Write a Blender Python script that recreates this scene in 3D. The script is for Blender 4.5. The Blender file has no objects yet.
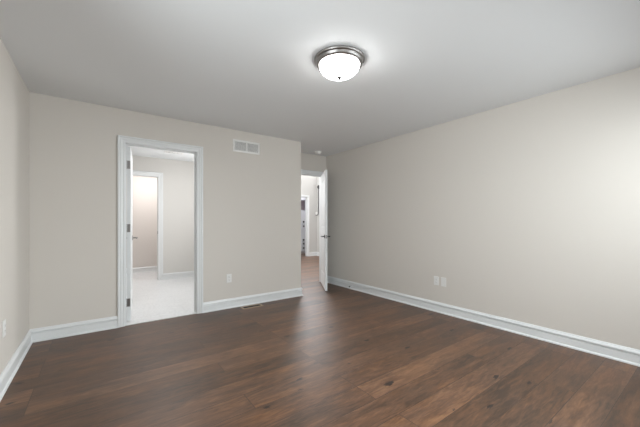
import bpy, bmesh, math, random
from mathutils import Vector, Matrix
random.seed(4)
scene = bpy.context.scene
COL = scene.collection

# ------------------------------------------------------------------ camera, world, lights, exposure
cam_d = bpy.data.cameras.new('camera')
cam = bpy.data.objects.new('camera', cam_d)
COL.objects.link(cam)
scene.camera = cam
F_PX, YAW, HORIZON, EYE = 301.0, math.radians(36.28), 221.33, 1.18
cam_d.sensor_width = 36.0
cam_d.lens = F_PX * 36.0 / 640.0
cam_d.shift_y = (HORIZON - 213.5) / 640.0
cam_d.clip_start = 0.02
cam.location = (0, 0, EYE)
cam.rotation_euler = (math.radians(90), 0, -YAW)

world = bpy.data.worlds.new('sky')
scene.world = world
world.use_nodes = True
world.node_tree.nodes['Background'].inputs[0].default_value = (0.80, 0.88, 1.0, 1)
world.node_tree.nodes['Background'].inputs[1].default_value = 1.0

scene.view_settings.view_transform = 'Standard'
scene.view_settings.look = 'None'
scene.view_settings.gamma = 1.0
scene.view_settings.exposure = 0.05
scene.view_settings.use_curve_mapping = False


def area(name, loc, direction, sx, sy, watts, col=(1, 1, 1), spread=180):
    d = bpy.data.lights.new(name, 'AREA')
    d.shape = 'RECTANGLE'
    d.size, d.size_y = sx, sy
    d.energy = watts
    d.color = col
    d.spread = math.radians(spread)
    o = bpy.data.objects.new(name, d)
    COL.objects.link(o)
    o.location = loc
    o.rotation_euler = Vector(direction).to_track_quat('-Z', 'Z').to_euler()
    return o


DAY = (0.90, 0.97, 1.0)
# daylight through the rear and left windows, plus two added fill lights
area('daylight_rear_window', (2.5, -0.40, 1.60), (0, 1, -0.5), 1.7, 1.3, 41, DAY, 140)
area('rear_side_fill', (0.55, -0.40, 1.50), (0, 1, -0.5), 1.2, 1.3, 12, DAY, 140)  # added fill light, no window opening behind it
area('daylight_left_window', (-0.50, 0.95, 1.62), (1, 0, -0.02), 1.2, 1.3, 22, DAY, 140)
area('left_wall_fill', (3.50, -0.02, 1.50), (-1, 0.62, -0.25), 0.6, 1.3, 36, DAY, 75)  # added narrow fill aimed at the left wall; the right wall has no window
# bathroom, closet, hall and far room lights
area('bathroom_side_fill', (2.15, 5.45, 1.75), (-1, 0, 0.1), 1.4, 0.5, 31, (0.98, 0.99, 1.0))  # unseen light without a body, added to brighten bathroom ceiling and floor
area('bathroom_ceiling_lamp', (0.85, 5.05, 2.40), (0, 0, -1), 0.5, 0.5, 13, (0.98, 0.99, 1.0))
area('closet_ceiling_lamp', (0.9, 7.2, 2.40), (0, 0.1, -1), 0.5, 0.5, 19, (1.0, 0.985, 0.985))
area('foyer_top_fill', (3.5, 6.9, 3.5), (0.15, 0.1, -1), 1.8, 1.8, 75, (0.95, 0.98, 1.0))  # unseen broad overhead panel, added to brighten the hall and open door
area('door_leaf_fill', (2.70, 6.8, 1.9), (1, -0.5, -0.1), 0.6, 0.9, 65, (0.97, 0.98, 1.0))  # unseen light without a body, added to brighten the open door leaf
area('floor_streak_fill', (5.2, 8.40, 3.12), (-0.1, -1, -0.1), 1.6, 0.6, 72, (0.97, 0.97, 1.0))  # added above the visible wall so the floor reflects a bright streak
area('far_room_ceiling_lamp', (5.6, 8.9, 2.40), (0, 0, -1), 0.8, 0.8, 16, (0.92, 0.93, 1.0))


# ------------------------------------------------------------------ materials
def new_mat(name):
    m = bpy.data.materials.new(name)
    m.use_nodes = True
    return m, m.node_tree, m.node_tree.nodes['Principled BSDF']


def paint(name, col, rough=0.6, bump=0.0, scale=200, spec=0.5, metal=0.0, vary=0.0):
    m, nt, b = new_mat(name)
    b.inputs['Base Color'].default_value = (*col, 1)
    b.inputs['Roughness'].default_value = rough
    b.inputs['Metallic'].default_value = metal
    b.inputs['Specular IOR Level'].default_value = spec
    tc = nt.nodes.new('ShaderNodeTexCoord')
    n = nt.nodes.new('ShaderNodeTexNoise')
    n.inputs['Scale'].default_value = scale
    nt.links.new(tc.outputs['Object'], n.inputs['Vector'])
    if bump:
        bp = nt.nodes.new('ShaderNodeBump')
        bp.inputs['Strength'].default_value = bump
        bp.inputs['Distance'].default_value = 0.002
        nt.links.new(n.outputs['Fac'], bp.inputs['Height'])
        nt.links.new(bp.outputs['Normal'], b.inputs['Normal'])
    if vary:
        hsv = nt.nodes.new('ShaderNodeMixRGB')
        hsv.blend_type = 'MIX'
        hsv.inputs[1].default_value = (*[c * (1 - vary) for c in col], 1)
        hsv.inputs[2].default_value = (*[min(1, c * (1 + vary)) for c in col], 1)
        nt.links.new(n.outputs['Fac'], hsv.inputs[0])
        nt.links.new(hsv.outputs[0], b.inputs['Base Color'])
    return m


M = {}
M['wall'] = paint('greige_wall_paint', (0.645, 0.605, 0.556), 0.75, 0.10, 260, 0.25)
M['bathwall'] = paint('pale_bathroom_paint', (0.63, 0.61, 0.58), 0.7, 0.08, 260, 0.25)
M['closetwall'] = paint('closet_paint', (0.66, 0.615, 0.58), 0.7, 0.08, 260, 0.25)
M['hallwall'] = paint('hall_paint', (0.56, 0.55, 0.53), 0.7, 0.08, 260, 0.25)
M['ceiling'] = paint('flat_ceiling_paint', (0.79, 0.80, 0.805), 0.9, 0.15, 160, 0.15)
M['trim'] = paint('white_trim_paint', (0.74, 0.75, 0.75), 0.35, 0.02, 60)
M['door'] = paint('white_door_paint', (0.74, 0.75, 0.75), 0.38, 0.02, 60)
M['plastic'] = paint('white_plastic', (0.76, 0.75, 0.73), 0.35, 0.02, 90)
M['grille'] = paint('white_enamel_grille', (0.82, 0.81, 0.79), 0.4, 0.02, 90)
M['duct'] = paint('dark_duct', (0.06, 0.06, 0.06), 0.9, 0.02, 60, 0.1)
M['slot'] = paint('socket_slot', (0.05, 0.045, 0.04), 0.8, 0.02, 60, 0.1)
M['nickel'] = paint('brushed_nickel', (0.30, 0.285, 0.275), 0.34, 0.05, 300, 0.5, 1.0)
M['darknickel'] = paint('aged_nickel', (0.11, 0.105, 0.10), 0.38, 0.05, 300, 0.5, 1.0)
M['bronze'] = paint('dark_handle_metal', (0.05, 0.048, 0.045), 0.4, 0.05, 300, 0.5, 1.0)
M['black'] = paint('black_metal', (0.02, 0.02, 0.02), 0.45, 0.03, 120)
M['rubber'] = paint('black_rubber', (0.015, 0.015, 0.015), 0.7, 0.05, 120)
M['registerwood'] = paint('register_wood', (0.40, 0.30, 0.21), 0.45, 0.05, 80, vary=0.2)
M['cabinet'] = paint('white_cabinet_lacquer', (0.78, 0.78, 0.80), 0.4, 0.02, 60)
M['mauve'] = paint('mauve_cabinet_inside', (0.42, 0.34, 0.36), 0.6, 0.02, 60)


def glass_mat():
    m, nt, b = new_mat('window_glass')
    b.inputs['Transmission Weight'].default_value = 1.0
    b.inputs['Roughness'].default_value = 0.0
    b.inputs['IOR'].default_value = 1.45
    return m


M['glass'] = glass_mat()


def alabaster():
    m, nt, b = new_mat('lit_alabaster_glass')
    L = nt.links
    tc = nt.nodes.new('ShaderNodeTexCoord')
    n = nt.nodes.new('ShaderNodeTexNoise')
    n.inputs['Scale'].default_value = 5
    n.inputs['Detail'].default_value = 2
    n.inputs['Distortion'].default_value = 1.8
    r = nt.nodes.new('ShaderNodeValToRGB')
    e = r.color_ramp.elements
    e[0].position, e[0].color = 0.455, (1, 1, 0.99, 1)
    e[1].position, e[1].color = 0.60, (1, 1, 0.99, 1)
    for p in (0.475, 0.535):
        v = e.new(p)
        v.color = (0.5, 0.5, 0.5, 1)
    L.new(tc.outputs['Object'], n.inputs['Vector'])
    L.new(n.outputs['Fac'], r.inputs['Fac'])
    b.inputs['Base Color'].default_value = (0.35, 0.35, 0.35, 1)
    L.new(r.outputs['Color'], b.inputs['Emission Color'])
    b.inputs['Emission Strength'].default_value = 25.0
    b.inputs['Roughness'].default_value = 0.25
    return m


M['bowl'] = alabaster()


def wood_floor():
    m, nt, b = new_mat('brown_oak_planks')
    N, L = nt.nodes, nt.links
    tc = N.new('ShaderNodeTexCoord')
    mp = N.new('ShaderNodeMapping')
    mp.inputs['Location'].default_value = (0.37, -0.06, 0)
    L.new(tc.outputs['Object'], mp.inputs['Vector'])
    br = N.new('ShaderNodeTexBrick')
    br.offset = 0.37
    br.offset_frequency = 3
    br.squash = 1.0
    br.squash_frequency = 2
    br.inputs['Color1'].default_value = (0, 0, 0, 1)
    br.inputs['Color2'].default_value = (1, 1, 1, 1)
    br.inputs['Mortar'].default_value = (0.5, 0.5, 0.5, 1)
    br.inputs['Scale'].default_value = 1.0
    br.inputs['Mortar Size'].default_value = 0.0030
    br.inputs['Mortar Smooth'].default_value = 0.3
    br.inputs['Brick Width'].default_value = 1.85
    br.inputs['Row Height'].default_value = 0.19
    L.new(mp.outputs['Vector'], br.inputs['Vector'])

    def math_(op, a, bb):
        n = N.new('ShaderNodeMath')
        n.operation = op
        for i, v in enumerate((a, bb)):
            if isinstance(v, (int, float)):
                n.inputs[i].default_value = v
            else:
                L.new(v, n.inputs[i])
        return n.outputs[0]

    # a different stretch of grain on every plank
    comb = N.new('ShaderNodeCombineXYZ')
    L.new(math_('MULTIPLY', br.outputs['Color'], 37.0), comb.inputs['Z'])
    L.new(math_('MULTIPLY', br.outputs['Color'], 11.0), comb.inputs['X'])
    add = N.new('ShaderNodeVectorMath')
    add.operation = 'ADD'
    L.new(mp.outputs['Vector'], add.inputs[0])
    L.new(comb.outputs[0], add.inputs[1])

    def noise(scale_vec, scale, detail, dist=0.0):
        mm = N.new('ShaderNodeMapping')
        mm.inputs['Scale'].default_value = scale_vec
        L.new(add.outputs[0], mm.inputs['Vector'])
        n = N.new('ShaderNodeTexNoise')
        n.inputs['Scale'].default_value = scale
        n.inputs['Detail'].default_value = detail
        n.inputs['Distortion'].default_value = dist
        L.new(mm.outputs[0], n.inputs['Vector'])
        return n.outputs['Fac']

    grain = noise((1.3, 9.0, 1.0), 3.2, 6, 1.2)
    fine = noise((6.0, 40.0, 1.0), 4.0, 5)
    cloud = noise((1.0, 4.0, 1.0), 1.6, 3, 0.4)
    tone = math_('ADD', math_('MULTIPLY', br.outputs['Color'], 0.15), math_('MULTIPLY', grain, 0.52))
    tone = math_('ADD', tone, math_('MULTIPLY', cloud, 0.34))
    tone = math_('ADD', tone, math_('MULTIPLY', fine, 0.22))
    ramp = N.new('ShaderNodeValToRGB')
    e = ramp.color_ramp.elements
    e[0].position = 0.45
    e[0].color = (0.0435, 0.0214, 0.0093, 1)
    e[1].position = 0.85
    e[1].color = (0.2340, 0.1180, 0.0576, 1)
    mid = e.new(0.64)
    mid.color = (0.1175, 0.0538, 0.0250, 1)
    L.new(tone, ramp.inputs['Fac'])
    # reddish and greyish planks
    hs = N.new('ShaderNodeHueSaturation')
    L.new(math_('ADD', 0.76, math_('MULTIPLY', cloud, 0.36)), hs.inputs['Saturation'])
    L.new(ramp.outputs['Color'], hs.inputs['Color'])
    # knots, scattered
    kmap = N.new('ShaderNodeMapping')
    kmap.inputs['Scale'].default_value = (0.42, 1.0, 1.0)
    L.new(add.outputs[0], kmap.inputs['Vector'])
    vo = N.new('ShaderNodeTexVoronoi')
    vo.voronoi_dimensions = '2D'
    vo.inputs['Scale'].default_value = 4.4
    L.new(kmap.outputs[0], vo.inputs['Vector'])
    sep = N.new('ShaderNodeSeparateColor')
    L.new(vo.outputs['Color'], sep.inputs[0])
    size = math_('MULTIPLY', math_('POWER', sep.outputs[0], 2.4), 0.115)
    kd = math_('SUBTRACT', size, math_('ADD', vo.outputs['Distance'], math_('MULTIPLY', math_('SUBTRACT', fine, 0.3), 0.16)))
    kr = N.new('ShaderNodeValToRGB')
    kr.color_ramp.elements[0].position = 0.47
    kr.color_ramp.elements[0].color = (0, 0, 0, 1)
    kr.color_ramp.elements[1].position = 0.505
    kr.color_ramp.elements[1].color = (1, 1, 1, 1)
    L.new(math_('ADD', math_('MULTIPLY', kd, 2.0), 0.5), kr.inputs['Fac'])
    kn = N.new('ShaderNodeMixRGB')
    kn.inputs[2].default_value = (0.012, 0.008, 0.007, 1)
    L.new(math_('MULTIPLY', kr.outputs['Color'], 0.93), kn.inputs[0])
    L.new(hs.outputs['Color'], kn.inputs[1])
    # bevelled seams
    se = N.new('ShaderNodeMixRGB')
    se.inputs[2].default_value = (0.030, 0.017, 0.011, 1)
    L.new(math_('MULTIPLY', br.outputs['Fac'], 0.7), se.inputs[0])
    L.new(kn.outputs[0], se.inputs[1])
    L.new(se.outputs[0], b.inputs['Base Color'])
    L.new(math_('ADD', 0.36, math_('MULTIPLY', grain, 0.16)), b.inputs['Roughness'])
    b.inputs['Specular IOR Level'].default_value = 0.35
    b.inputs['Coat Weight'].default_value = 0.35
    b.inputs['Coat Roughness'].default_value = 0.42
    bp = N.new('ShaderNodeBump')
    bp.inputs['Strength'].default_value = 0.25
    bp.inputs['Distance'].default_value = 0.002
    L.new(math_('SUBTRACT', math_('MULTIPLY', fine, 0.25), br.outputs['Fac']), bp.inputs['Height'])
    L.new(bp.outputs['Normal'], b.inputs['Normal'])
    return m


M['floor'] = wood_floor()


def marble_tile():
    m, nt, b = new_mat('white_marble_tile')
    N, L = nt.nodes, nt.links
    tc = N.new('ShaderNodeTexCoord')
    mp = N.new('ShaderNodeMapping')
    mp.inputs['Scale'].default_value = (0.6, 1.6, 1)
    mp.inputs['Rotation'].default_value = (0, 0, 0.25)
    L.new(tc.outputs['Object'], mp.inputs['Vector'])
    n = N.new('ShaderNodeTexNoise')
    n.inputs['Scale'].default_value = 25.0
    n.inputs['Detail'].default_value = 7
    n.inputs['Distortion'].default_value = 1.8
    L.new(mp.outputs[0], n.inputs['Vector'])
    r = N.new('ShaderNodeValToRGB')
    e = r.color_ramp.elements
    e[0].position = 0.45
    e[0].color = (0.735, 0.735, 0.735, 1)
    e[1].position = 0.62
    e[1].color = (0.74, 0.74, 0.74, 1)
    v = e.new(0.50)
    v.color = (0.56, 0.56, 0.565, 1)
    v = e.new(0.54)
    v.color = (0.70, 0.70, 0.70, 1)
    L.new(n.outputs['Fac'], r.inputs['Fac'])
    br = N.new('ShaderNodeTexBrick')
    br.inputs['Scale'].default_value = 1
    br.inputs['Brick Width'].default_value = 0.61
    br.inputs['Row Height'].default_value = 0.305
    br.inputs['Mortar Size'].default_value = 0.002
    br.inputs['Mortar'].default_value = (0.55, 0.55, 0.55, 1)
    L.new(tc.outputs['Object'], br.inputs['Vector'])
    L.new(r.outputs[0], br.inputs['Color1'])
    L.new(r.outputs[0], br.inputs['Color2'])
    L.new(br.outputs['Color'], b.inputs['Base Color'])
    b.inputs['Roughness'].default_value = 0.28
    return m


M['tile'] = marble_tile()


# ------------------------------------------------------------------ mesh helpers
def link(name, bm, mat, parent=None, loc=None, rot=None, smooth=False):
    bmesh.ops.recalc_face_normals(bm, faces=bm.faces)
    me = bpy.data.meshes.new(name)
    bm.to_mesh(me)
    bm.free()
    for mm in (mat if isinstance(mat, (list, tuple)) else [mat]):
        me.materials.append(mm)
    if smooth:
        for p in me.polygons:
            p.use_smooth = True
        me.set_sharp_from_angle(angle=math.radians(38))
    o = bpy.data.objects.new(name, me)
    COL.objects.link(o)
    if parent is not None:
        o.parent = parent
    if loc is not None:
        o.location = loc
    if rot is not None:
        o.rotation_euler = rot
    return o


def add_box(bm, a, b, bevel=0.0, seg=2):
    x0, x1 = sorted((a[0], b[0]))
    y0, y1 = sorted((a[1], b[1]))
    z0, z1 = sorted((a[2], b[2]))
    t = bmesh.new()
    bmesh.ops.create_cube(t, size=1.0)
    for v in t.verts:
        v.co = Vector(((x0 + x1) / 2 + v.co.x * (x1 - x0), (y0 + y1) / 2 + v.co.y * (y1 - y0), (z0 + z1) / 2 + v.co.z * (z1 - z0)))
    if bevel:
        bmesh.ops.bevel(t, geom=t.edges[:], offset=bevel, segments=seg, affect='EDGES', profile=0.5)
    merge(bm, t)


def merge(bm, t, mat=None):
    if mat is not None:
        bmesh.ops.transform(t, matrix=mat, verts=t.verts)
    me = bpy.data.meshes.new('tmp')
    t.to_mesh(me)
    t.free()
    bm.from_mesh(me)
    bpy.data.meshes.remove(me)


def box(a, b, bevel=0.0, seg=2):
    bm = bmesh.new()
    add_box(bm, a, b, bevel, seg)
    return bm


def add_lathe(bm, prof, seg=48, mat=None):
    """profile of (radius, z) turned about z"""
    t = bmesh.new()
    rings = []
    for r, z in prof:
        if r < 1e-6:
            rings.append([t.verts.new((0, 0, z))])
        else:
            rings.append([t.verts.new((r * math.cos(2 * math.pi * k / seg), r * math.sin(2 * math.pi * k / seg), z)) for k in range(seg)])
    for A, B in zip(rings, rings[1:]):
        for k in range(seg):
            j = (k + 1) % seg
            if len(A) == 1 and len(B) == 1:
                continue
            if len(A) == 1:
                t.faces.new((A[0], B[k], B[j]))
            elif len(B) == 1:
                t.faces.new((A[k], A[j], B[0]))
            else:
                t.faces.new((A[k], A[j], B[j], B[k]))
    merge(bm, t, mat)


def lathe(prof, seg=48, mat=None):
    bm = bmesh.new()
    add_lathe(bm, prof, seg, mat)
    return bm


def add_tube(bm, pts, r, seg=12, caps=True):
    """round bar along points; r a number or a list"""
    pts = [Vector(p) for p in pts]
    rs = r if isinstance(r, (list, tuple)) else [r] * len(pts)
    rings = []
    up = None
    for i, p in enumerate(pts):
        d = ((pts[min(i + 1, len(pts) - 1)] - pts[max(i - 1, 0)])).normalized()
        if up is None:
            up = d.orthogonal().normalized()
        up = (up - d * up.dot(d)).normalized()
        w = d.cross(up)
        rings.append([bm.verts.new(p + (up * math.cos(2 * math.pi * k / seg) + w * math.sin(2 * math.pi * k / seg)) * rs[i]) for k in range(seg)])
    for A, B in zip(rings, rings[1:]):
        for k in range(seg):
            j = (k + 1) % seg
            bm.faces.new((A[k], A[j], B[j], B[k]))
    if caps:
        bm.faces.new(rings[0])
        bm.faces.new(list(reversed(rings[-1])))


def sweep(path, N, prof, flip=1):
    """moulding: profile (s, t) along a mitred path; s runs sideways (N x direction * flip), t runs along N"""
    bm = bmesh.new()
    N = Vector(N)
    P = [Vector(p) for p in path]
    dirs = [(b - a).normalized() for a, b in zip(P, P[1:])]
    rings = []
    for i, p in enumerate(P):
        if i == 0:
            s = N.cross(dirs[0]) * flip
        elif i == len(P) - 1:
            s = N.cross(dirs[-1]) * flip
        else:
            s1, s2 = N.cross(dirs[i - 1]) * flip, N.cross(dirs[i]) * flip
            s = (s1 + s2) / (1 + s1.dot(s2))
        rings.append([bm.verts.new(p + s * a + N * b) for a, b in prof])
    n = len(prof)
    for A, B in zip(rings, rings[1:]):
        for k in range(n):
            j = (k + 1) % n
            bm.faces.new((A[k], A[j], B[j], B[k]))
    bm.faces.new(rings[0])
    bm.faces.new(list(reversed(rings[-1])))
    return bm


def wall_mesh(axis, c0, c1, u0, u1, z0, z1, holes=()):
    """a wall slab with rectangular openings as one closed mesh; axis 'x' runs along x (c = y), 'y' along y (c = x)"""
    us = sorted({u0, u1, *[h[0] for h in holes], *[h[1] for h in holes]})
    zs = sorted({z0, z1, *[h[2] for h in holes], *[h[3] for h in holes]})
    bm = bmesh.new()
    vt = {}

    def V(u, c, z):
        k = (u, c, z)
        if k not in vt:
            vt[k] = bm.verts.new((u, c, z) if axis == 'x' else (c, u, z))
        return vt[k]

    def solid(i, j):
        if not (0 <= i < len(us) - 1 and 0 <= j < len(zs) - 1):
            return False
        uc, zc = (us[i] + us[i + 1]) / 2, (zs[j] + zs[j + 1]) / 2
        return not any(h[0] < uc < h[1] and h[2] < zc < h[3] for h in holes)

    for i in range(len(us) - 1):
        for j in range(len(zs) - 1):
            if not solid(i, j):
                continue
            a, b, c, d = us[i], us[i + 1], zs[j], zs[j + 1]
            for cc in (c0, c1):
                bm.faces.new((V(a, cc, c), V(b, cc, c), V(b, cc, d), V(a, cc, d)))
            if not solid(i - 1, j):
                bm.faces.new((V(a, c0, c), V(a, c1, c), V(a, c1, d), V(a, c0, d)))
            if not solid(i + 1, j):
                bm.faces.new((V(b, c0, c), V(b, c1, c), V(b, c1, d), V(b, c0, d)))
            if not solid(i, j - 1):
                bm.faces.new((V(a, c0, c), V(b, c0, c), V(b, c1, c), V(a, c1, c)))
            if not solid(i, j + 1):
                bm.faces.new((V(a, c0, d), V(b, c0, d), V(b, c1, d), V(a, c1, d)))
    return bm


def tag(o, label, cat, group=None, kind=None):
    o['label'] = label
    o['category'] = cat
    if group:
        o['group'] = group
    if kind:
        o['kind'] = kind
    return o


def struct(name, bm, mat, label=None, cat=None, **k):
    o = link(name, bm, mat, **k)
    o['kind'] = 'structure'
    if label:
        o['label'] = label
        o['category'] = cat
    return o


def empty(name, loc, rot=(0, 0, 0)):
    o = bpy.data.objects.new(name, None)
    o.empty_display_size = 0.1
    COL.objects.link(o)
    o.location = loc
    o.rotation_euler = rot
    return o


def copy_tree(o, parent=None):
    c = o.copy()
    COL.objects.link(c)
    if parent is not None:
        c.parent = parent
    for ch in [x for x in COL.objects if x.parent == o]:
        copy_tree(ch, c)
    return c


# ------------------------------------------------------------------ the setting
H = 2.44
XL, XR, YB, YF, XC, YR = -0.546, 3.56, 4.035, 4.648, 2.587, -0.44
T = 0.12
YH, XH = 8.44, 6.06            # far end and right side of the hall
YT = 6.75                      # far wall of the bathroom

struct('floor', box((XL - T, YR - T, -0.08), (XH + 1.6, YH + 2.3, 0.0)), M['floor'], 'dark brown wide-plank oak floor with scattered knots', 'floor')
HH = 3.60                      # the hall is taller than the room
struct('ceiling', box((XL - T, YR - T, H), (XH + T, YF + T, H + 0.1)), M['ceiling'], 'plain flat grey-white painted ceiling', 'ceiling')
struct('ceiling_bathroom', box((XL - T, YF + T, H), (XC - T, 8.12, H + 0.1)), M['ceiling'], 'white ceiling of the bathroom', 'ceiling')
struct('ceiling_far_room', box((4.0, YH + T, H), (7.6, 10.72, H + 0.1)), M['ceiling'], 'white ceiling of the room past the hall', 'ceiling')
struct('ceiling_hall', box((XC - T, YF, HH), (7.6, YH + T, HH + 0.1)), M['ceiling'], 'white ceiling of the hall', 'ceiling')
struct('floor_bathroom', box((XL, YB + 0.03, 0.0), (2.2, 8.0, 0.006)), M['tile'], 'white marble-look tile floor beyond the left doorway', 'floor')

OB0, OB1, OBZ = 0.242, 1.004, 2.062          # bathroom doorway
OE0, OE1, OEZ = 2.715, 3.482, 2.052          # entry doorway
OC0, OC1, OCZ = 0.185, 0.947, 2.065          # closet doorway in the bathroom
OH0, OH1, OHZ = 4.75, 5.668, 1.99            # cased opening at the end of the hall
J = 0.019
W0 = (1.65, 3.35, 0.90, 2.2)                   # rear window
W3 = (4.4, 6.0, 2.82, 3.42)                  # unseen high hall window, added for the floor streak
W1 = (0.35, 1.55, 0.95, 2.28)                 # side window

struct('wall_left', wall_mesh('y', XL - T, XL, YR - T, YB + T, 0, H, [(W1[0], W1[1], W1[2], W1[3])]), M['wall'], 'greige painted wall along the left edge', 'wall')
struct('wall_back', wall_mesh('x', YB, YB + T, XL, XC, 0, H, [(OB0 - J, OB1 + J, 0, OBZ + J)]), M['wall'], 'greige painted wall around the left doorway', 'wall')
struct('wall_return', box((XC - T, YB + T, 0), (XC, YF + T, H)), M['wall'], 'short side wall of the door recess', 'wall')
struct('wall_entry', wall_mesh('x', YF, YF + T, XC, XR, 0, H, [(OE0 - J, OE1 + J, 0, OEZ + J)]), M['wall'], 'short greige wall above the doorway to the hall', 'wall')
struct('wall_right', box((XR, YR - T, 0), (XR + T, YF + T, H)), M['wall'], 'long plain greige painted wall on the right', 'wall')
struct('wall_rear', wall_mesh('x', YR - T, YR, XL, XR, 0, H, [W0]), M['wall'], 'greige wall with a window behind the viewer', 'wall')
struct('wall_bathroom_left', box((XL - T, YB + T, 0), (XL, YT + T, H)), M['bathwall'], 'left wall of the bathroom', 'wall')
struct('wall_bathroom_right', box((2.2, YB + T, 0), (2.32, YT + T, H)), M['bathwall'], 'right wall of the bathroom', 'wall')
struct('wall_bathroom_back', wall_mesh('x', YT, YT + T, XL, 2.2, 0, H, [(OC0 - J, OC1 + J, 0, OCZ + J)]), M['bathwall'], 'pale far wall of the bathroom around the closet doorway', 'wall')
struct('wall_closet_back', box((-0.5, 8.0, 0), (1.7, 8.0 + T, H)), M['closetwall'], 'pinkish far wall of the closet', 'wall')
struct('wall_closet_left', box((-0.5, YT + T, 0), (-0.38, 8.0, H)), M['closetwall'], 'left wall of the closet', 'wall')
struct('wall_closet_right', box((1.58, YT + T, 0), (1.7, 8.0, H)), M['closetwall'], 'right wall of the closet', 'wall')
struct('wall_hall_left', box((XC - T, YF + T, 0), (XC, YH + T, HH)), M['hallwall'], 'left wall of the hall', 'wall')
struct('wall_hall_front_upper', box((XC - T, YF, H + 0.1), (XH + T, YF + T, HH)), M['hallwall'], 'upper near wall of the hall', 'wall')
struct('wall_hall_front', box((XR + T, YF, 0), (XH + T, YF + T, H)), M['hallwall'], 'near wall of the hall', 'wall')
struct('wall_hall_right', box((XH, YF + T, 0), (XH + T, YH, HH)), M['hallwall'], 'right wall of the hall', 'wall')
struct('wall_hall_back', wall_mesh('x', YH, YH + T, XC, 7.6, 0, HH, [(OH0 - J, OH1 + J, 0, OHZ + J), W3]), M['hallwall'], 'pale end wall of the hall beyond the open door', 'wall')
struct('wall_far_room_back', box((4.0, 10.6, 0), (7.6, 10.72, H)), M['hallwall'], 'far wall of the room past the hall', 'wall')
struct('wall_far_room_left', box((4.0, YH + T, 0), (4.12, 10.6, H)), M['hallwall'], 'left wall of the room past the hall', 'wall')
struct('wall_far_room_right', box((7.48, YH + T, 0), (7.6, 10.6, H)), M['hallwall'], 'right wall of the room past the hall', 'wall')

# baseboards (profile: s = out from the wall, t = height)
BASE = [(0, 0), (0.026, 0), (0.026, 0.008), (0.023, 0.014), (0.016, 0.018), (0.0140, 0.020), (0.0140, 0.082), (0.0125, 0.084), (0.002, 0.085), (0.002, 0.0945), (0.0185, 0.0955), (0.0195, 0.100), (0.0175, 0.108), (0.0110, 0.116), (0.0080, 0.126), (0.005, 0.129), (0, 0.129)]


def baseboard(name, path, label, flip=1):
    return struct(name, sweep([(x, y, 0) for x, y in path], (0, 0, 1), BASE, flip), M['trim'], label, 'baseboard')


CW = 0.072      # casing width
baseboard('baseboard_left', [(OB0 - 0.005 - CW, YB), (XL, YB), (XL, YR)], 'white baseboard wrapping the left corner', 1)
baseboard('baseboard_back', [(OB1 + 0.005 + CW, YB), (XC, YB), (XC, YF)], 'white baseboard between the left doorway and the recess', -1)
baseboard('baseboard_right', [(XR, YF), (XR, YR), (XL + 0.03, YR)], 'white baseboard along the long right wall', -1)
baseboard('baseboard_bathroom', [(OC1 + 0.005 + 0.085, YT), (2.2, YT), (2.2, YB + T)], 'white baseboard on the bathroom wall', -1)
baseboard('baseboard_closet', [(-0.38, 8.0), (1.58, 8.0)], 'white baseboard in the closet', -1)
baseboard('baseboard_hall', [(OH1 + 0.07, YH), (XH, YH), (XH, YF + T)], 'white baseboard at the end of the hall', -1)

# casings: profile s = outward from the opening, t = out from the wall
CAS = [(0, 0), (0, 0.009), (0.003, 0.011), (0.016, 0.012), (0.020, 0.010), (0.024, 0.0125), (0.044, 0.017), (0.050, 0.015), (0.053, 0.019), (0.058, 0.0225), (0.068, 0.0225), (0.072, 0.019), (0.072, 0)]


def casing(name, y, ny, x0, x1, zt, label, r=0.005, w=1.0, zb=0.0):
    prof = [(a * w, b) for a, b in CAS]
    path = [(x0 - r, y, zb), (x0 - r, y, zt + r), (x1 + r, y, zt + r), (x1 + r, y, zb)]
    return struct(name, sweep(path, (0, ny, 0), prof, -1 if ny > 0 else 1), M['trim'], label, 'trim')


def jamb(name, y0, y1, x0, x1, zt, label, stop=None, zb=0.0):
    bm = bmesh.new()
    # one closed U-shaped frame
    prof = [(0, y0), (0, y1), (J, y1), (J, y0)]
    path = [(x0, 0, zb), (x0, 0, zt), (x1, 0, zt), (x1, 0, zb)]
    t = sweep(path, (0, 1, 0), [(s, y) for s, y in prof], -1)
    merge(bm, t)
    if stop:
        t = sweep(path, (0, 1, 0), [(-0.011, stop[0]), (-0.011, stop[1]), (0.001, stop[1]), (0.001, stop[0])], -1)
        merge(bm, t)
    return struct(name, bm, M['trim'], label, 'trim')


casing('trim_1', YB, -1, OB0, OB1, OBZ, 'white moulded casing around the left doorway')
jamb('trim_2', YB, YB + T, OB0, OB1, OBZ, 'white jamb lining the left doorway', (YB + 0.045, YB + 0.082))
casing('trim_3', YF, -1, OE0, OE1, OEZ, 'white moulded casing around the doorway to the hall')
jamb('trim_4', YF, YF + T, OE0, OE1, OEZ, 'white jamb lining the doorway to the hall', (YF + 0.038, YF + 0.075))
casing('trim_5', YT, -1, OC0, OC1, OCZ, 'white casing around the closet doorway in the bathroom', 0.005, 1.15, 0.006)
jamb('trim_6', YT, YT + T, OC0, OC1, OCZ, 'white jamb lining the closet doorway', None, 0.006)
casing('trim_7', YH, -1, OH0, OH1, OHZ, 'white casing around the opening at the end of the hall', 0.005, 0.88)
jamb('trim_8', YH, YH + T, OH0, OH1, OHZ, 'white jamb lining the opening at the end of the hall')
casing('trim_9', YB + T, 1, OB0, OB1, OBZ, 'white casing on the bathroom side of the left doorway', 0.005, 1.0, 0.006)
casing('trim_10', YF + T, 1, OE0, OE1, OEZ, 'white casing on the hall side of the recess doorway')
struct('trim_11', box((OB0, YB - 0.002, 0.0), (OB1, YB + 0.115, 0.010), 0.003), M['tile'], 'white marble threshold under the left doorway', 'threshold')


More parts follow.
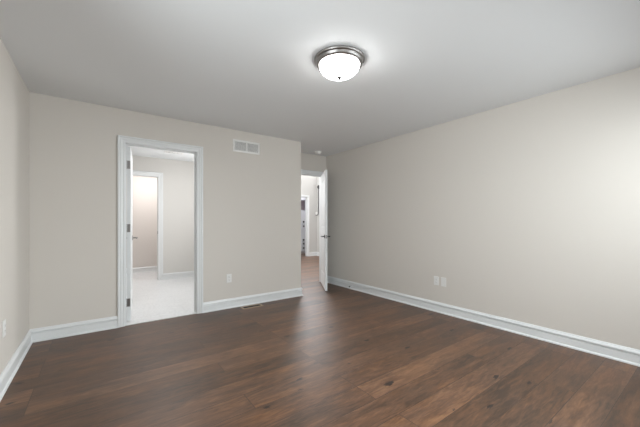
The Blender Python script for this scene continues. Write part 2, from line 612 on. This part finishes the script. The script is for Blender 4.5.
# windows behind the viewer
def window(name, axis, c, u0, u1, z0, z1, label):
    fr = bmesh.new()
    if axis == 'x':
        path = [(u0, c, z0), (u0, c, z1), (u1, c, z1), (u1, c, z0), (u0, c, z0)]
        B = lambda a0, a1, b0, b1, d0, d1: add_box(fr, (a0, c + d0, b0), (a1, c + d1, b1))
    else:
        B = lambda a0, a1, b0, b1, d0, d1: add_box(fr, (c + d0, a0, b0), (c + d1, a1, b1))
    w = 0.05
    B(u0, u0 + w, z0, z1, -0.03, 0.03)
    B(u1 - w, u1, z0, z1, -0.03, 0.03)
    B(u0 + w, u1 - w, z0, z0 + w, -0.03, 0.03)
    B(u0 + w, u1 - w, z1 - w, z1, -0.03, 0.03)
    B((u0 + u1) / 2 - 0.025, (u0 + u1) / 2 + 0.025, z0 + w, z1 - w, -0.025, 0.025)
    o = struct(name, fr, M['trim'], label, 'window')
    g = (box((u0 + w, c - 0.003, z0 + w), (u1 - w, c + 0.003, z1 - w)) if axis == 'x' else box((c - 0.003, u0 + w, z0 + w), (c + 0.003, u1 - w, z1 - w)))
    p = link('pane', g, M['glass'], o)
    return o


window('window_1', 'x', YR - T / 2, *W0, 'white framed window in the wall behind the viewer')
window('window_2', 'y', XL - T / 2, *W1, 'white framed window in the left wall beside the viewer')

window('added_hall_window', 'x', YH + T / 2, *W3, 'unseen high white framed window added at the end of the hall for the floor streak')


# ------------------------------------------------------------------ doors
def panel_leaf(w, h, th, panels):
    """door slab in local x 0..w, y 0..th, z 0..h with recessed moulded panels on both faces"""
    us = sorted({0, w, *[p[0] for p in panels], *[p[1] for p in panels]})
    zs = sorted({0, h, *[p[2] for p in panels], *[p[3] for p in panels]})
    bm = bmesh.new()
    vt = {}

    def V(x, y, z):
        k = (round(x, 5), round(y, 5), round(z, 5))
        if k not in vt:
            vt[k] = bm.verts.new((x, y, z))
        return vt[k]

    def Q(*c):
        bm.faces.new([V(*p) for p in c])

    for i in range(len(us) - 1):
        for j in range(len(zs) - 1):
            a, b, c, d = us[i], us[i + 1], zs[j], zs[j + 1]
            ispan = any(abs(p[0] - a) < 1e-6 and abs(p[1] - b) < 1e-6 and abs(p[2] - c) < 1e-6 and abs(p[3] - d) < 1e-6 for p in panels)
            for y, s in ((0, 1), (th, -1)):
                if not ispan:
                    Q((a, y, c), (b, y, c), (b, y, d), (a, y, d))
                else:
                    prev = (a, b, c, d, y)
                    for ins, dep in ((0.012, 0.008), (0.030, 0.008), (0.050, 0.002)):
                        cur = (a + ins, b - ins, c + ins, d - ins, y + s * dep)
                        A, B2, C, D, Y = prev
                        a2, b2, c2, d2, y2 = cur
                        Q((A, Y, C), (B2, Y, C), (b2, y2, c2), (a2, y2, c2))
                        Q((B2, Y, C), (B2, Y, D), (b2, y2, d2), (b2, y2, c2))
                        Q((B2, Y, D), (A, Y, D), (a2, y2, d2), (b2, y2, d2))
                        Q((A, Y, D), (A, Y, C), (a2, y2, c2), (a2, y2, d2))
                        prev = cur
                    a2, b2, c2, d2, y2 = prev
                    Q((a2, y2, c2), (b2, y2, c2), (b2, y2, d2), (a2, y2, d2))
    for j in range(len(zs) - 1):
        for x in (0, w):
            Q((x, 0, zs[j]), (x, th, zs[j]), (x, th, zs[j + 1]), (x, 0, zs[j + 1]))
    for i in range(len(us) - 1):
        for z in (0, h):
            Q((us[i], 0, z), (us[i + 1], 0, z), (us[i + 1], th, z), (us[i], th, z))
    return bm


def lever(parent, x, y, z, ny, toward, mat):
    """lever handle on a leaf face; ny = +-1 outward along local y, toward = +-1 along local x"""
    bm = bmesh.new()
    add_tube(bm, [(x, y, z), (x, y + ny * 0.046, z)], 0.010, 14)
    pts = [(x + toward * t, y + ny * (0.050 + 0.006 * math.sin(t / 0.115 * math.pi)), z - 0.004 * t / 0.115) for t in [-0.012 + 0.127 * k / 9 for k in range(10)]]
    add_tube(bm, pts, [0.007] + [0.0095] * 7 + [0.009, 0.006], 12)
    o = link('lever_handle', bm, mat, parent, smooth=True)
    R = Matrix.Translation((x, y, z)) @ Matrix.Rotation(-ny * math.pi / 2, 4, 'X')
    link('rosette', lathe([(0, 0), (0.033, 0), (0.033, 0.004), (0.029, 0.009), (0.016, 0.011), (0, 0.011)], 32, R), mat, o, smooth=True)
    return o


def hinge(parent, z, py, mat):
    """butt hinge at the leaf's hinge edge: leaf plate on the edge and the knuckle at the pin"""
    bm = box((-0.0025, 0.003, z - 0.047), (0.0005, 0.032, z + 0.047), 0.001, 1)
    o = link('hinge', bm, mat, parent)
    k = bmesh.new()
    add_tube(k, [(-0.004, py, z - 0.05), (-0.004, py, z + 0.05)], 0.006, 12)
    link('hinge_pin', k, mat, o, smooth=True)
    return o


def two_panels(w, h):
    s = 0.115
    return [(s, w - s, 0.24, 0.92), (s, w - s, 1.06, h - 0.13)]


# door to the bathroom: hinge pin on the bathroom side of the left jamb; leaf local +x from the hinge,
# local y 0 = room-side face when shut
LW, LH, LT = 0.755, 2.035, 0.036
d1 = struct('door_1', panel_leaf(LW, LH, LT, two_panels(LW, LH)), M['door'], 'white panelled door opened into the bathroom, seen almost edge-on', 'door')
ang1 = math.radians(84.2)
pin1 = Vector((0.262, YB + T + 0.004, 0.016))
d1.rotation_euler = (0, 0, ang1)
# the pin is at local (0, LT): place so that this corner lands on it
off = Matrix.Rotation(ang1, 4, 'Z') @ Vector((0, LT, 0))
d1.location = pin1 - off
for z in (0.215, 1.085, 1.825):
    hinge(d1, z, LT + 0.003, M['nickel'])
lever(d1, LW - 0.06, 0.0, 0.94, -1, -1, M['nickel'])
lever(d1, LW - 0.06, LT, 0.94, 1, -1, M['nickel'])

# door to the hall: pin on the room side of the right jamb, opened into the room
d2 = struct('door_2', panel_leaf(0.760, LH, LT, two_panels(0.760, LH)), M['door'], 'white panelled door standing open into the room beside the right wall', 'door')
# local x from hinge to lock edge, local y 0 = hall-side face, y LT = room-side face
dirx = Vector((-0.509, -0.861, 0)).normalized()
ang2 = math.atan2(dirx.y, dirx.x)
pin2 = Vector((OE1 - 0.003, YF - 0.002 + 0.012, 0.012))
d2.rotation_euler = (0, 0, ang2)
off = Matrix.Rotation(ang2, 4, 'Z') @ Vector((0, LT, 0))
d2.location = pin2 - off
for z in (0.215, 1.06, 1.825):
    hinge(d2, z, LT + 0.003, M['darknickel'])
lever(d2, 0.70, 0.0, 0.91, -1, -1, M['bronze'])
lever(d2, 0.70, LT, 0.91, 1, -1, M['bronze'])
bm = box((0.7595, 0.006, 0.88), (0.7615, 0.030, 0.94), 0.0005, 1)
link('latch_plate', bm, M['nickel'], d2)

# strike plate on the closet doorway's right jamb
sp = link('strike_plate', box((OC1 - 0.0025, YT + 0.012, 0.925), (OC1 + 0.0005, YT + 0.040, 0.985), 0.001, 1), M['darknickel'])
tag(sp, 'small grey metal strike plate on the closet door jamb in the bathroom', 'strike plate')

# ------------------------------------------------------------------ ceiling light
cl = empty('ceiling_light', (1.506, 1.797, H))
tag(cl, 'round flush ceiling light with white glass bowl and brushed nickel rim', 'ceiling light')
link('rim', lathe([(0.0, 0.0), (0.190, 0.0), (0.197, -0.006), (0.197, -0.016), (0.192, -0.023), (0.184, -0.026), (0.182, -0.030), (0.181, -0.038), (0.174, -0.046), (0.166, -0.050), (0.158, -0.050), (0.156, -0.046), (0.156, -0.02), (0.0, -0.02)], 96), M['nickel'], cl, smooth=True)
prof = [(0.1555, -0.040)]
for k in range(1, 19):
    a = k / 18 * math.pi / 2
    prof.append((0.157 * math.cos(a) ** 0.85 if k < 18 else 0.0, -0.046 - 0.094 * math.sin(a) ** 1.05))
link('glass_bowl', lathe(prof, 96), M['bowl'], cl, smooth=True)
link('finial', lathe([(0, -0.134), (0.014, -0.137), (0.017, -0.142), (0.012, -0.147), (0.010, -0.150), (0.013, -0.155), (0.008, -0.161), (0, -0.163)], 24), M['bronze'], cl, smooth=True)

# smoke detector
sd = empty('smoke_detector', (3.192, 4.41, H))
tag(sd, 'round white smoke detector on the ceiling of the door recess', 'smoke detector')
link('base', lathe([(0, 0), (0.068, 0), (0.068, -0.010), (0.064, -0.014), (0, -0.014)], 48), M['plastic'], sd, smooth=True)
link('cover', lathe([(0.060, -0.013), (0.060, -0.020), (0.055, -0.036), (0.046, -0.043), (0.020, -0.046), (0, -0.046)], 48), M['plastic'], sd, smooth=True)

# ------------------------------------------------------------------ wall and floor grilles
vx0, vx1, vz0, vz1 = 1.481, 1.874, 2.142, 2.312
wv = empty('wall_vent', ((vx0 + vx1) / 2, YB, (vz0 + vz1) / 2))
tag(wv, 'white louvered return air grille high on the back wall', 'vent')
hw, hh = (vx1 - vx0) / 2, (vz1 - vz0) / 2
path = [(-hw, 0, -hh), (-hw, 0, hh), (hw, 0, hh), (hw, 0, -hh)]
fr = bmesh.new()
b_ = 0.024
prof_f = [(0, 0), (0, 0.004), (0.004, 0.008), (b_ - 0.004, 0.011), (b_, 0.009), (b_, 0)]


def ring_frame(hw, hh, prof):
    """closed mitred rectangular frame in the xz plane facing -y; prof s = inward, t = out from the wall"""
    bm = bmesh.new()
    rings = []
    for sx, sz in ((-1, -1), (-1, 1), (1, 1), (1, -1)):
        rings.append([bm.verts.new((sx * (hw - s), -t, sz * (hh - s))) for s, t in prof])
    n = len(prof)
    for q in range(4):
        A, B = rings[q], rings[(q + 1) % 4]
        for k in range(n):
            j = (k + 1) % n
            bm.faces.new((A[k], A[j], B[j], B[k]))
    return bm


fr = ring_frame(hw, hh, prof_f)
add_box(fr, (-0.006, -0.009, -hh + b_ - 0.002), (0.006, 0, hh - b_ + 0.002), 0.001, 1)
link('grille_frame', fr, M['grille'], wv)
link('backing', box((-hw + b_, -0.0012, -hh + b_), (hw - b_, -0.0002, hh - b_)), M['duct'], wv)
for side in (-1, 1):
    lv = bmesh.new()
    xa, xb = (-hw + b_ - 0.001, -0.0055) if side < 0 else (0.0055, hw - b_ + 0.001)
    nsl = 11
    for k in range(nsl):
        zc = -hh + b_ + (k + 0.5) * (2 * hh - 2 * b_) / nsl
        t = bmesh.new()
        bmesh.ops.create_cube(t, size=1.0)
        for v in t.verts:
            v.co = Vector((v.co.x * (xb - xa), v.co.y * 0.0014, v.co.z * 0.0112))
        merge(lv, t, Matrix.Translation(((xa + xb) / 2, -0.0062, zc)) @ Matrix.Rotation(math.radians(-35), 4, 'X'))
    # the thin side rails that carry the louvers
    add_box(lv, (xa, -0.009, -hh + b_), (xa + 0.002, -0.002, hh - b_))
    add_box(lv, (xb - 0.002, -0.009, -hh + b_), (xb, -0.002, hh - b_))
    link('louver_panel', lv, M['grille'], wv)

# floor register
rg = empty('floor_register', (1.705, 3.915, 0.0))
tag(rg, 'brown slotted floor register in the planks by the back baseboard', 'register')
fr = ring_frame(0.150, 0.060, [(0, 0), (0, 0.003), (0.004, 0.006), (0.024, 0.006), (0.026, 0.004), (0.026, 0)])
bmesh.ops.rotate(fr, verts=fr.verts, cent=(0, 0, 0), matrix=Matrix.Rotation(-math.pi / 2, 3, 'X'))
link('register_frame', fr, M['registerwood'], rg)
link('backing', box((-0.125, -0.035, 0.0003), (0.125, 0.035, 0.0012)), M['duct'], rg)
bm = bmesh.new()
for k in range(14):
    x = -0.117 + k * 0.018
    add_box(bm, (x - 0.0025, -0.035, 0.001), (x + 0.0025, 0.035, 0.0042))
add_box(bm, (-0.125, -0.003, 0.001), (0.125, 0.003, 0.0044))
link('slot_bars', bm, M['slot'], rg)

# ------------------------------------------------------------------ outlets
PW, PH = 0.035, 0.0575


def make_outlet(loc, rz, label, group=None, duplex=True):
    """face looks along local -y"""
    o = empty('wall_outlet' if duplex else 'cable_plate', loc, (0, 0, rz))
    tag(o, label, 'outlet' if duplex else 'wall plate', group)
    link('cover_plate', box((-PW, -0.006, -PH), (PW, 0, PH), 0.0025, 2), M['plastic'], o)
    if duplex:
        for s in (-1, 1):
            z = s * 0.0195
            soc = link('socket', box((-0.017, -0.0085, z - 0.014), (0.017, -0.005, z + 0.014), 0.0015, 2), M['plastic'], o)
            sl = bmesh.new()
            add_box(sl, (-0.0075, -0.0088, z - 0.002), (-0.0055, -0.008, z + 0.007))
            add_box(sl, (0.0055, -0.0088, z - 0.002), (0.0075, -0.008, z + 0.006))
            add_lathe(sl, [(0, 0), (0.0026, 0), (0.0026, 0.0006), (0, 0.0006)], 12, Matrix.Translation((0, -0.0082, z - 0.008)) @ Matrix.Rotation(math.pi / 2, 4, 'X'))
            link('slot', sl, M['slot'], soc)
        link('screw', lathe([(0, 0), (0.003, 0), (0.0025, 0.0012), (0, 0.0014)], 16, Matrix.Translation((0, -0.0058, 0)) @ Matrix.Rotation(math.pi / 2, 4, 'X')), M['plastic'], o)
    else:
        for z in (-0.042, 0.042):
            link('screw', lathe([(0, 0), (0.003, 0), (0.0025, 0.0012), (0, 0.0014)], 16, Matrix.Translation((0, -0.0058, z)) @ Matrix.Rotation(math.pi / 2, 4, 'X')), M['plastic'], o)
    return o


o1 = make_outlet((1.426, YB, 0.405), 0, 'white duplex outlet on the back wall right of the left doorway')
o2 = copy_tree(o1)
o2.location = (XR, 2.274, 0.404)
o2.rotation_euler = (0, 0, math.radians(-90 + 180))
o2.rotation_euler = (0, 0, math.radians(-90))
o2['label'] = 'white duplex outlet on the right wall, left one of the pair of plates'
o3 = copy_tree(o1)
o3.location = (XL, 3.05, 0.420)
o3.rotation_euler = (0, 0, math.radians(90))
o3['label'] = 'white duplex outlet low on the left wall at the picture edge'
make_outlet((XR, 2.171, 0.402), math.radians(-90), 'blank white wall plate on the right wall, right one of the pair of plates', None, False)

# ------------------------------------------------------------------ door stop on the right baseboard
ds = empty('door_stop', (XR - 0.0135, 3.88, 0.055))
tag(ds, 'small spring door stop with black tip on the right baseboard', 'door stop')
RX = Matrix.Rotation(-math.pi / 2, 4, 'Y')
link('base', lathe([(0, 0), (0.011, 0), (0.011, 0.004), (0.006, 0.008), (0, 0.008)], 20, RX), M['trim'], ds, smooth=True)
bm = bmesh.new()
add_tube(bm, [(-0.006 - 0.052 * k / 96, 0.0058 * math.cos(k * math.pi / 4), 0.0058 * math.sin(k * math.pi / 4)) for k in range(97)], 0.0014, 6)
link('spring', bm, M['trim'], ds, smooth=True)
link('rubber_tip', lathe([(0, 0.056), (0.0085, 0.056), (0.0100, 0.060), (0.0100, 0.074), (0.007, 0.078), (0, 0.078)], 20, RX), M['rubber'], ds, smooth=True)

# ------------------------------------------------------------------ bathroom ceiling vent
bv = empty('ceiling_vent', (1.106, 6.02, H))
tag(bv, 'small white louvered vent on the bathroom ceiling', 'vent')
fr = ring_frame(0.16, 0.075, [(0, 0), (0, 0.004), (0.004, 0.008), (0.020, 0.010), (0.022, 0.008), (0.022, 0)])
bmesh.ops.rotate(fr, verts=fr.verts, cent=(0, 0, 0), matrix=Matrix.Rotation(math.pi / 2, 3, 'X'))
link('grille_frame', fr, M['grille'], bv)
link('backing', box((-0.138, -0.053, -0.0012), (0.138, 0.053, -0.0003)), M['duct'], bv)
lv = bmesh.new()
for k in range(7):
    y = -0.045 + k * 0.015
    add_box(lv, (-0.139, y - 0.003, -0.007), (0.139, y + 0.003, -0.0055))
add_box(lv, (-0.002, -0.053, -0.0085), (0.002, 0.053, -0.006))
link('louver_panel', lv, M['grille'], bv)

# ------------------------------------------------------------------ hall: wall lamp and the cabinet in the far room
sc = empty('wall_sconce', (XH, 8.30, 2.35))
tag(sc, 'slim black long-stemmed wall fixture at the end of the hall', 'wall fixture')
link('wall_plate', lathe([(0, 0), (0.065, 0), (0.065, 0.030), (0.055, 0.045), (0, 0.05)], 28, RX), M['black'], sc, smooth=True)
bm = bmesh.new()
add_tube(bm, [(-0.035, 0, -0.01), (-0.035, 0, -0.88), (-0.040, 0, -0.92), (-0.055, 0, -0.95), (-0.085, 0, -0.96), (-0.15, 0, -0.96)], 0.012, 12)
link('stem', bm, M['black'], sc, smooth=True)
link('shade', lathe([(0, 0), (0.022, 0.0), (0.030, 0.03), (0.030, 0.08), (0.024, 0.09), (0, 0.09)], 24, Matrix.Translation((-0.115, 0, -0.945))), M['plastic'], sc, smooth=True)

cx0, cx1, cy = 5.72, 6.44, 9.30
cb = empty('tall_cabinet', ((cx0 + cx1) / 2, cy, 0))
tag(cb, 'tall white cabinet with dark knobs in the room past the hall', 'cabinet')
w2 = (cx1 - cx0) / 2
body = bmesh.new()
add_box(body, (-w2, 0, 0), (-w2 + 0.02, 0.5, 2.12))
add_box(body, (w2 - 0.02, 0, 0), (w2, 0.5, 2.12))
add_box(body, (-w2 + 0.02, 0.48, 0), (w2 - 0.02, 0.5, 2.12))
add_box(body, (-w2 + 0.02, 0, 1.97), (w2 - 0.02, 0.48, 2.12))
add_box(body, (-w2 + 0.02, 0, 1.58), (w2 - 0.02, 0.48, 1.60))
add_box(body, (-w2 + 0.02, 0.03, 0), (w2 - 0.02, 0.48, 0.06))
link('body', body, M['cabinet'], cb)
link('niche_back', box((-w2 + 0.02, 0.46, 1.60), (w2 - 0.02, 0.479, 1.97)), M['mauve'], cb)
zs = [0.07, 0.30, 0.44, 0.84, 1.06, 1.57]
knz = [0.20, 0.36, 0.50, 1.00, 1.16]
for k in range(5):
    kind = 'drawer' if k != 2 else 'door'
    dr = link(kind, box((-w2 + 0.023, -0.018, zs[k] + 0.004), (w2 - 0.023, 0.02, zs[k + 1] - 0.004), 0.003, 1), M['cabinet'], cb)
    link('knob', lathe([(0, 0), (0.008, 0.002), (0.008, 0.015), (0.032, 0.022), (0.032, 0.032), (0.016, 0.038), (0, 0.039)], 20,
         Matrix.Translation((-0.03, -0.018, knz[k])) @ Matrix.Rotation(math.pi / 2, 4, 'X')), M['black'], dr, smooth=True)
